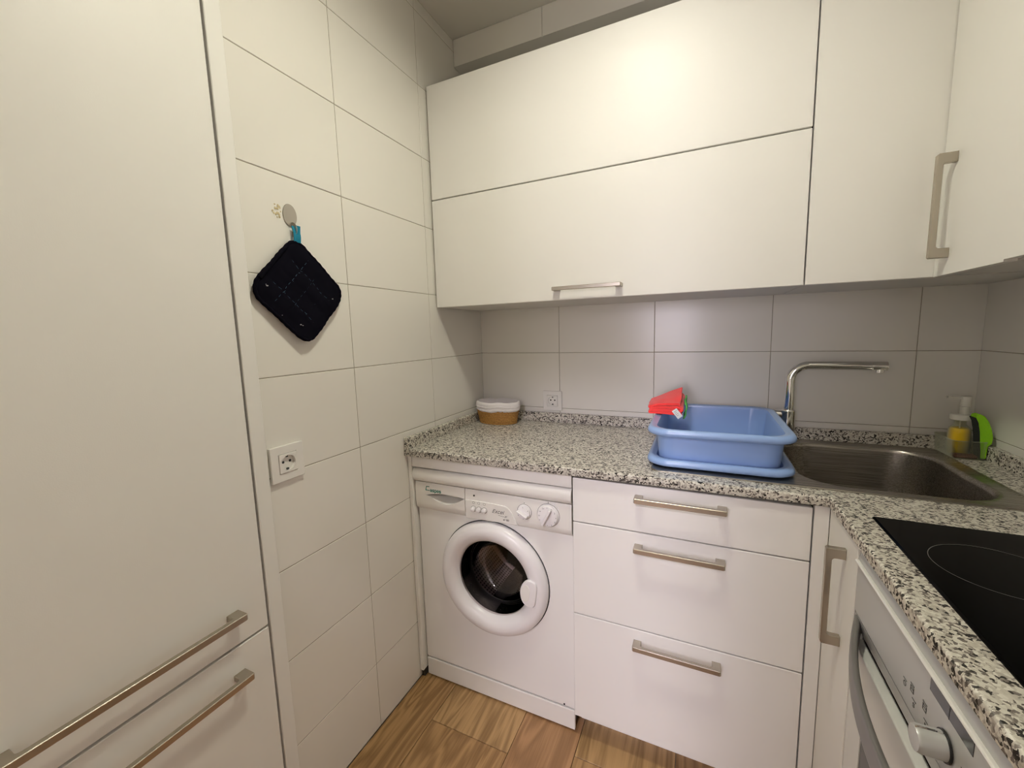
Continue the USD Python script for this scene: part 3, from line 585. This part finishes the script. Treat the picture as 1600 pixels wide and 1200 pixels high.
rings = [rrect(cx, cy, hx, hy, .025, ZT + .0004, K), rrect(cx, cy, hx, hy, .025, ZT + .0022, K), rrect(cx, cy, hx - .002, hy - .002, .024, ZT + .0040, K), rrect(cx, cy, hx - .006, hy - .006, .02, ZT + .0042, K), rrect(cx, cy, hx - .012, hy - .012, .018, ZT + .0018, K),
         rrect(BX, BY, BHX + .012, BHY + .012, .105, ZT + .0018, K), rrect(BX, BY, BHX + .005, BHY + .005, .1, ZT + .0022, K), rrect(BX, BY, BHX, BHY, .097, ZT - .002, K), rrect(BX, BY, BHX - .003, BHY - .003, .095, ZT - .010, K), rrect(BX, BY, BHX - .009, BHY - .009, .092, ZT - .125, K), rrect(BX, BY, BHX - .018, BHY - .018, .085, ZT - .150, K), rrect(BX, BY, BHX - .045, BHY - .045, .07, ZT - .160, K), rrect(BX, BY, .045, .045, .0449, ZT - .163, K)]
under = [x - np.array([0, 0, .0012]) for x in rings[::-1]]
under = [rrect(BX, BY, .045, .045, .0449, ZT - .1642, K), rrect(BX, BY, BHX - .044, BHY - .044, .07, ZT - .1612, K), rrect(BX, BY, BHX - .017, BHY - .017, .085, ZT - .1515, K), rrect(BX, BY, BHX - .008, BHY - .008, .092, ZT - .125, K), rrect(BX, BY, BHX + .001, BHY + .001, .097, ZT - .004, K), rrect(BX, BY, BHX + .006, BHY + .006, .1, ZT + .0004, K)]
sk = loft(rings + under + [rings[0]], False, False); sk.merge_vertices(); sk.fix_normals()
sp = obj('basin_and_drainer', sk, M['sink'], t, 40)
obj('drain', lathe([(0, -.1645), (.043, -.1645), (.044, -.160), (.038, -.1595), (.03, -.1625), (0, -.1625)], (BX, BY, ZT), 'z', 32), M['chrome'], t)
obj('overflow', lathe([(0, 0), (.011, 0), (.011, -.002), (0, -.002)], (BX + BHX - .0045, BY - .13, ZT - .035), 'x', 20), M['rubber'], t)
t = thing('faucet', 'chrome sink mixer with a long straight swivel spout', 'faucet', (1.238, -.082, ZT + .002))
FX, FY = 1.238, -.083
obj('tap_body', lathe([(0, .0015), (.027, .0015), (.027, .006), (.0235, .008), (.0235, .112), (.021, .116), (0, .116)], (FX, FY, ZT), 'z', 36), M['chrome'], t)
p = [(FX + .003, FY, ZT + .11), (FX + .003, FY, ZT + .16), (FX + .003, FY, 1.13)]
for a in np.linspace(0, math.pi / 2, 10): p.append((FX + .003 + .052 - .052 * math.cos(a), FY, 1.137 + .052 * math.sin(a)))
p += [(FX + .1, FY, 1.189), (FX + .18, FY - .001, 1.189), (FX + .254, FY - .002, 1.188)]
obj('spout', tube(p, .0148, 20), M['chrome'], t, 50)
obj('spout_tip', cat(lathe([(0, -.037), (.0152, -.037), (.0152, 0), (0, 0)], (FX + .2545, FY - .002, 1.188), 'x', 24), lathe([(0, -.019), (.0115, -.019), (.0115, 0), (0, 0)], (FX + .238, FY - .002, 1.186), 'z', 20)), M['chrome'], t)
obj('lever', lathe([(0, -.043), (.0135, -.043), (.0165, -.039), (.0165, -.02), (.0145, 0), (0, 0)], (FX - .004, FY, ZT + .098), 'x', 24), M['chrome'], t)

t = thing('hob', 'black glass induction hob set in the granite worktop', 'hob', (1.5, -1.0, ZT))
HX0, HX1, HY0, HY1 = 1.2965, 1.708, -1.295, -.6905
hg = bevext([(HX0, HY0), (HX1, HY0), (HX1, HY1), (HX0, HY1)], [(0, ZT + .0003), (0, ZT + .0022), (.0025, ZT + .0048)])
obj('glass_plate', hg, M['hob_glass'], t, False)
for (x, y, rr) in ((1.41, -.86, .085), (1.41, -1.12, .075), (1.60, -.86, .07), (1.60, -1.12, .09)):
    obj('zone_mark', ring_lathe([(rr, .0047), (rr, .0050), (rr - .0011, .0050), (rr - .0011, .0047)], (x, y, ZT), 'z', 64), M['hob_print'], t, False)

# ------------------------------------------------------------------ blue tray and tub, cloths
TX, TYc, THX, THY = 1.0115, -.281, .190, .236
t = thing('drip_tray', 'shallow light blue plastic tray under the blue washing-up tub', 'tray', (TX, TYc, ZT))
def shell(spec, z=0): 
    m = loft([rrect(TX, TYc, THX + d, THY + d, rr, zz, 8) for d, rr, zz in spec], False, False); m.merge_vertices(); m.fix_normals(); return m
def rolled(top, lip, R0, wall, floor_z, rbase, drop):
    """closed section loop of an open tub: rolled rim, tapering wall, floor. offsets d from the outer half size"""
    o = []
    for a in np.linspace(-.45 * math.pi, .95 * math.pi, 10): o.append((-lip + lip * math.cos(a), R0, top - lip + lip * math.sin(a)))
    return o
zb = ZT + .0045
spec = [(-.19, .0, zb)]
def tub(z0, z1, lip, taper, r, label_floor):
    """outer floor -> outer wall -> rim -> inner wall -> inner floor"""
    L = []
    w = -.024
    L += [(w - taper - .02, r - .02, z0 + .0005), (w - taper - .004, r - .015, z0 + .002), (w - taper, r - .012, z0 + .008), (w, r - .008, z1 - lip * 1.7)]
    L += [(w + .004, r - .006, z1 - lip * 1.75), (-.006, r, z1 - lip * 1.75), (-.001, r, z1 - lip * 1.45)]
    for a in np.linspace(0, math.pi * .62, 6): L.append((-lip * .85 + lip * .85 * math.cos(a), r, z1 - lip + lip * math.sin(a)))
    L += [(w - .001, r - .010, z1 - lip * .25), (w - .0045, r - .012, z1 - lip)]
    L += [(w - taper - .004, r - .015, z0 + .010), (w - taper - .008, r - .018, z0 + .004), (w - taper - .022, r - .022, z0 + .003)]
    rings = [rrect(TX, TYc, THX + d, THY + d, max(rr, .01), zz, 8) for d, rr, zz in L]
    m = loft(rings, True, True); m.merge_vertices(); m.fix_normals(); return m
obj('tray_shell', tub(ZT + .0045, ZT + .027, .012, .002, .06, ''), M['blue'], t, 50)
t = thing('washing_up_tub', 'light blue rectangular washing-up tub beside the sink bowl', 'tub', (TX, TYc, ZT + .01))
obj('tub_shell', tub(ZT + .0078, ZT + .1165, .0125, .008, .062, ''), M['blue'], t, 50)

def cloth(name, label, catg, fold_pts, thick, ylo, yhi, m, deform, seed, extra=None):
    ln = LineString(fold_pts).buffer(thick / 2, quad_segs=5)
    q = ext(ln, 'y', ylo, yhi)
    q = q.subdivide_to_size(.006, max_iter=7); v = np.array(q.vertices)
    q = trimesh.Trimesh(deform(v), q.faces); q.merge_vertices(); q.fix_normals()
    return q
zt = ZT + .117
fold = []
for k in range(4):   # serpentine folds, left side rounded
    z = zt + .003 + k * .0088
    xa, xb = .800 + .003 * (k % 2), .902 - .004 * k
    pts = [(xb, z), (xa, z)] if k % 2 == 0 else [(xa, z), (xb, z)]
    fold += pts
fold = []
for k in range(4):
    z = zt + .0048 + k * .0080; row = [(x, z + .0012 * math.sin(40 * x + k)) for x in np.linspace(.803 + .004 * abs(k - 1.5), .905 - .003 * k, 12)]
    if k % 2 == 0: row = row[::-1]
    fold += row
    if k < 3:
        e = row[-1]; s = -1 if k % 2 == 0 else 1
        fold += [(e[0] + s * .004, e[1] + .0020), (e[0] + s * .0055, e[1] + .0040), (e[0] + s * .004, e[1] + .0060)]
def dfm(v):
    x, y, z = v.T.copy(); u = np.clip((x - .80) / .105, 0, 1); w = np.clip((y + .305) / .135, 0, 1); h = np.clip((z - zt) / .035, 0, 1)
    n = meshkit.noise(np.c_[x, y, z] * 28) if hasattr(meshkit, 'noise') else 0
    n2 = meshkit.noise(np.c_[x, y, z * .6] * 55 + 7); z = z + h * (.005 + .026 * u ** 2 * w ** 1.3 + .012 * u * w + .006 * math.pi * np.sin(np.pi * u) * .4) + .0080 * n * h + .004 * n2 * h - .010 * (1 - u) ** 2 * h - .012 * (1 - w) ** 3 * h * .5
    x = x + .008 * n * h - .006 * w * (1 - u) + .006 * n2; y = y + .010 * (1 - u) * h + .004 * n2 * (1 - w) + .006 * h * (1 - w)
    return np.c_[x, y, z]
t = thing('red_cloth', 'folded red cleaning cloth resting on the corner of the blue tub', 'cloth', (.85, -.24, zt))
obj('folded_cloth', cloth('', '', '', fold, .0066, -.305, -.17, M['red'], dfm, 1), M['red'], t, 60)
tg = bevext([(0, 0), (.018, 0), (.018, -.032), (0, -.032)], [(0, 0), (0, .0007)])
cs = math.radians(38)
obj('care_tag', place(tg, (math.cos(cs), 0, math.sin(cs)), (-math.sin(cs), 0, math.cos(cs)), (0, -1, 0), (.8795, -.3075, zt + .0145)), M['tag'], t, False, label='white care tag')
tl = []
for k in range(4): tl.append(place(bx((.003 + .0 * k, -.006 - .005 * k, .0007), (.014 - .003 * (k % 2), -.0072 - .005 * k, .0009)), (math.cos(cs), 0, math.sin(cs)), (-math.sin(cs), 0, math.cos(cs)), (0, -1, 0), (.8795, -.3075, zt + .0145)))
obj('tag_print', cat(*tl), M['print_light'], t, False, kind='stuff')
t = thing('green_cloth', 'green cleaning cloth tucked against the red cloth on the tub', 'cloth', (.92, -.22, zt))
gv = []
NN = 14
for i in range(NN):
    for j in range(NN):
        a, b = i / (NN - 1), j / (NN - 1)
        gv.append((.9125 + .009 * math.sin(b * 2.6) * (1 - .3 * a) + .0015 * math.sin(9 * b + 5 * a), -.285 + .10 * a + .004 * math.sin(8 * b), zt - .014 + .066 * b * (1 - .25 * (1 - a)) + .004 * math.sin(6 * a)))
gv = np.array(gv); top = gv + [.0045, 0, .0]; Fg = []
for i in range(NN - 1):
    for j in range(NN - 1):
        a, b, c, d_ = i * NN + j, (i + 1) * NN + j, (i + 1) * NN + j + 1, i * NN + j + 1
        Fg += [(a, b, c), (a, c, d_), (a + NN * NN, c + NN * NN, b + NN * NN), (a + NN * NN, d_ + NN * NN, c + NN * NN)]
pr = [(i, 0) for i in range(NN)] + [(NN - 1, j) for j in range(1, NN)] + [(i, NN - 1) for i in range(NN - 2, -1, -1)] + [(0, j) for j in range(NN - 2, 0, -1)]
for (i, j), (k, l) in zip(pr, pr[1:] + pr[:1]):
    a, b = i * NN + j, k * NN + l; Fg += [(a, b, b + NN * NN), (a, b + NN * NN, a + NN * NN)]
gc = trimesh.Trimesh(np.vstack([gv, top]), Fg); gc.fix_normals()
obj('folded_cloth', gc, M['green'], t, True)

# ------------------------------------------------------------------ caddy, soap, sponges
CX, CY = 1.678, -.082
t = thing('sink_caddy', 'clear plastic caddy in the corner behind the sink', 'caddy', (CX, CY, ZT))
def cad(s0, s1, z0, z1, th):
    R = [rrect(CX, CY, .036 + s0, .056, .010, z0, 4), rrect(CX, CY, .041 + s1, .0585, .012, z1, 4), rrect(CX, CY, .041 + s1 - th, .0585 - th, .011, z1, 4), rrect(CX, CY, .036 + s0 - th, .056 - th, .009, z0 + th, 4)]
    m = loft(R, True, True); m.merge_vertices(); m.fix_normals(); return m
obj('caddy_box', cad(-.001, -.0025, ZT + .0005, ZT + .054, .0018), M['clear'], t, 40)
obj('caddy_rim', sweep(rrect(CX, CY, .0378, .0578, .012, ZT + .0545, 4), np.array([(-.0016, -.0011), (.0016, -.0011), (.0016, .0011), (-.0016, .0011)]), closed=True), M['clear'], t, 40)
t = thing('soap_dispenser', 'clear pump bottle of yellow soap standing in the plastic caddy', 'soap dispenser', (1.681, -.075, ZT + .0025))
SXc, SYc = 1.6760, -.080
obj('bottle', ring_lathe([(.001, .0025), (.0225, .0025), (.025, .006), (.0255, .072), (.0235, .082), (.0135, .094), (.0125, .112), (.011, .112), (.012, .094), (.022, .0815), (.0242, .072), (.0238, .007), (.021, .0040), (.001, .0040)], (SXc, SYc, ZT), 'z', 36), M['clear'], t, 50)
obj('soap', lathe([(0, .0045), (.0205, .0045), (.0232, .008), (.0238, .070), (.0215, .0805), (.019, .083), (0, .083)], (SXc, SYc, ZT), 'z', 36), M['soap'], t, 40, label='yellow liquid soap')
pm = obj('pump', cat(lathe([(0, .108), (.0225, .108), (.024, .110), (.024, .123), (.022, .125), (0, .125)], (SXc, SYc, ZT), 'z', 32), lathe([(0, .124), (.0105, .124), (.0105, .148), (0, .148)], (SXc + .006, SYc, ZT), 'z', 24), lathe([(0, .149), (.0122, .149), (.0122, .176), (.011, .1785), (0, .1785)], (SXc + .008, SYc, ZT), 'z', 24)), M['pump'], t)
obj('nozzle', sweep([(SXc + .006, SYc, ZT + .1735), (SXc - .015, SYc - .002, ZT + .1745), (SXc - .036, SYc - .004, ZT + .1765)], np.array([(-.0055, -.0028), (.0055, -.0028), (.0055, .0028), (-.0055, .0028)]), scale=[1, .95, .8]), M['pump'], pm)
obj('dip_tube', lathe([(0, .01), (.002, .01), (.002, .11), (0, .11)], (SXc, SYc, ZT), 'z', 10), M['pump'], t)
t = thing('sponge', 'bright green scrubbing sponge with dark backing standing in the caddy', 'sponge', (1.70, -.09, ZT + .003))
si = [(1.6825, 1.045), (1.6885, 1.032), (1.6935, 1.006), (1.6965, .975), (1.6995, .950), (1.7010, .9265)]
so = [(1.7135, .9265), (1.7145, .950), (1.7150, .9615), (1.7230, .972), (1.7235, .990), (1.7200, 1.010), (1.7120, 1.034), (1.7020, 1.050), (1.6935, 1.055), (1.6865, 1.052)]
sh = lambda p, d: [(x + d, z) for x, z in p]
gsp = ext(Polygon(sh(si, .0020) + so).buffer(0), 'y', -.1355, -.1075); dsp = ext(Polygon(sh(si, -.0012) + sh(si, .0018)[::-1]).buffer(0), 'y', -.1350, -.1080)
for nm, q, mm in (('foam', gsp, 'sponge_green'), ('scouring_side', dsp, 'sponge_dark')):
    obj(nm, q, M[mm], t, 45)
obj('scouring_pad', rbx((1.6475, -.1345, ZT + .003), (1.6985, -.1085, ZT + .0125), .003, 2), M['brown'], smooth=40, label='small brown scouring pad lying at the front of the caddy', cat='scourer')

# ------------------------------------------------------------------ wicker basket
BXC, BYC = .130, -.105
t = thing('basket', 'small oval wicker basket with a white cloth liner in the corner', 'basket', (BXC, BYC, ZT))
def ell(a, b, z, n=56, wob=0): return np.array([(BXC + a * math.cos(q), BYC + b * math.sin(q), z + wob * math.sin(5 * q + 1) + wob * .6 * math.sin(9 * q)) for q in np.linspace(0, 2 * math.pi, n, endpoint=False)])
core = loft([ell(.083, .050, ZT + .0005), ell(.088, .0545, ZT + .02), ell(.097, .063, ZT + .066), ell(.0945, .0605, ZT + .066), ell(.0855, .052, ZT + .02), ell(.080, .047, ZT + .004)], True, True); core.merge_vertices(); core.fix_normals()
obj('basket_body', core, M['wicker'], t, 50)
wv_ = []
for k in range(9):
    z = ZT + .0045 + k * .0072; s = k / 8
    n = 110; pts = []
    for q in range(n):
        a = 2 * math.pi * q / n; off = .0010 + .0018 * math.cos(q * math.pi * 55 / n * 2 * .5 + math.pi * k); pts.append((BXC + (.0855 + .0115 * s + off) * math.cos(a), BYC + (.0520 + .011 * s + off) * math.sin(a), z))
    wv_.append(tube(np.array(pts), .0030, 6, closed=True))
for q in wv_: obj('woven_strand', q, M['wicker'], t, 60)
ln = [ell(.1005, .0665, ZT + .058, wob=.0016), ell(.1035, .070, ZT + .062, wob=.0016), ell(.1050, .0715, ZT + .075, wob=.001), ell(.1055, .0715, ZT + .090, wob=.001), ell(.1035, .069, ZT + .0985, wob=.0018), ell(.0995, .065, ZT + .1005, wob=.0018), ell(.096, .0615, ZT + .096, wob=.0015), ell(.092, .0585, ZT + .07), ell(.082, .049, ZT + .012), ell(.079, .046, ZT + .0085)]
lin = loft(ln, False, True)
inner = [x * 1.0 for x in ln]
lo = [ell(.0785, .0455, ZT + .0065), ell(.0830, .0500, ZT + .0105), ell(.0945, .0605, ZT + .07), ell(.0975, .0632, ZT + .067, wob=.0)]
lin = loft(ln + [ell(.0785, .0455, ZT + .0070)] , False, True); lin.merge_vertices(); lin.fix_normals()
lv = np.array(lin.vertices); lv += .0016 * meshkit.noise(lv * 45)[:, None] * (lv[:, 2:3] > ZT + .05); obj('cloth_liner', trimesh.Trimesh(lv, lin.faces), M['liner'], t, 60, label='white folded-over cloth liner')
fo = []
for k in range(2):
    pts = ell(.1052 + .0008 * k, .0716 + .0008 * k, ZT + .066 + .014 * k, wob=.002); fo.append(tube(pts, .0016, 6, closed=True))
for q in fo: obj('liner_seam', q, M['liner'], t, 60)

# ------------------------------------------------------------------ wall cabinets
YU = -.365; ZU = 1.431
t = thing('lift_cabinet', 'wide white wall cabinet with two lift-up flaps above the worktop', 'cabinet', (.61, -.18, ZU))
obj('carcass', rbx((.0075, YU + .0205, ZU), (1.2115, -.002, 2.2415), .001), M['cab_in'], t, False)
obj('gap_liner', bx((.02, YU + .0195, ZU + .02), (1.2, YU + .0206, 2.22)), M['gap'], t, False)  # dark sheet added as the shade between the flaps
d = obj('flap', rbx((.0065, YU, ZU), (1.2118, YU + .019, 1.8335), .0014), M['cab'], t, False)
obj('handle', place(handle(.231, .035, .012, .022, .011), (1, 0, 0), (0, -1, 0), (0, 0, 1), (.6125, YU, 1.468)), M['nickel'], d, 40)
obj('flap', rbx((.0065, YU, 1.8375), (1.2118, YU + .019, 2.2418), .0014), M['cab'], t, False)
XU = 1.4755
t = thing('corner_wall_cabinet', 'tall narrow white wall cabinet door in the right corner', 'cabinet', (1.4, -.18, ZU))
obj('carcass', rbx((1.2135, YU + .0205, ZU), (WX - .002, -.002, 2.42), .001), M['cab_in'], t, False)
obj('gap_liner', bx((1.2125, YU + .0195, ZU + .01), (1.2155, YU + .0210, 2.41)), M['gap'], t, False)  # dark sliver added as the shade in the door joint
obj('door', rbx((1.2155, YU, ZU), (XU + .012, YU + .019, 2.42), .0014), M['cab'], t, False)
t = thing('right_wall_cabinet', 'white wall cabinet on the right wall with a vertical bar handle', 'cabinet', (1.6, -.7, ZU))
obj('carcass', rbx((XU + .0205, -1.45, ZU + .001), (WX - .002, YU - .002, 2.42), .001), M['cab_in'], t, False)
dp = [(YU - .0030, ZU), (-.6285, ZU), (-.629, ZU + .0045), (-.985, ZU + .0045), (-.985, 2.42), (YU - .0030, 2.42)]
d = obj('door', ext(Polygon(dp), 'x', XU, XU + .019), M['cab'], t, False)
obj('handle', place(handle(.232, .035, .014, .022, .011), (0, 0, 1), (-1, 0, 0), (0, 1, 0), (XU, -.424, 1.585)), M['nickel'], d, 40)
obj('door', rbx((XU, -1.449, ZU + .0045), (XU + .019, -.988, 2.42), .0014), M['cab'], t, False)
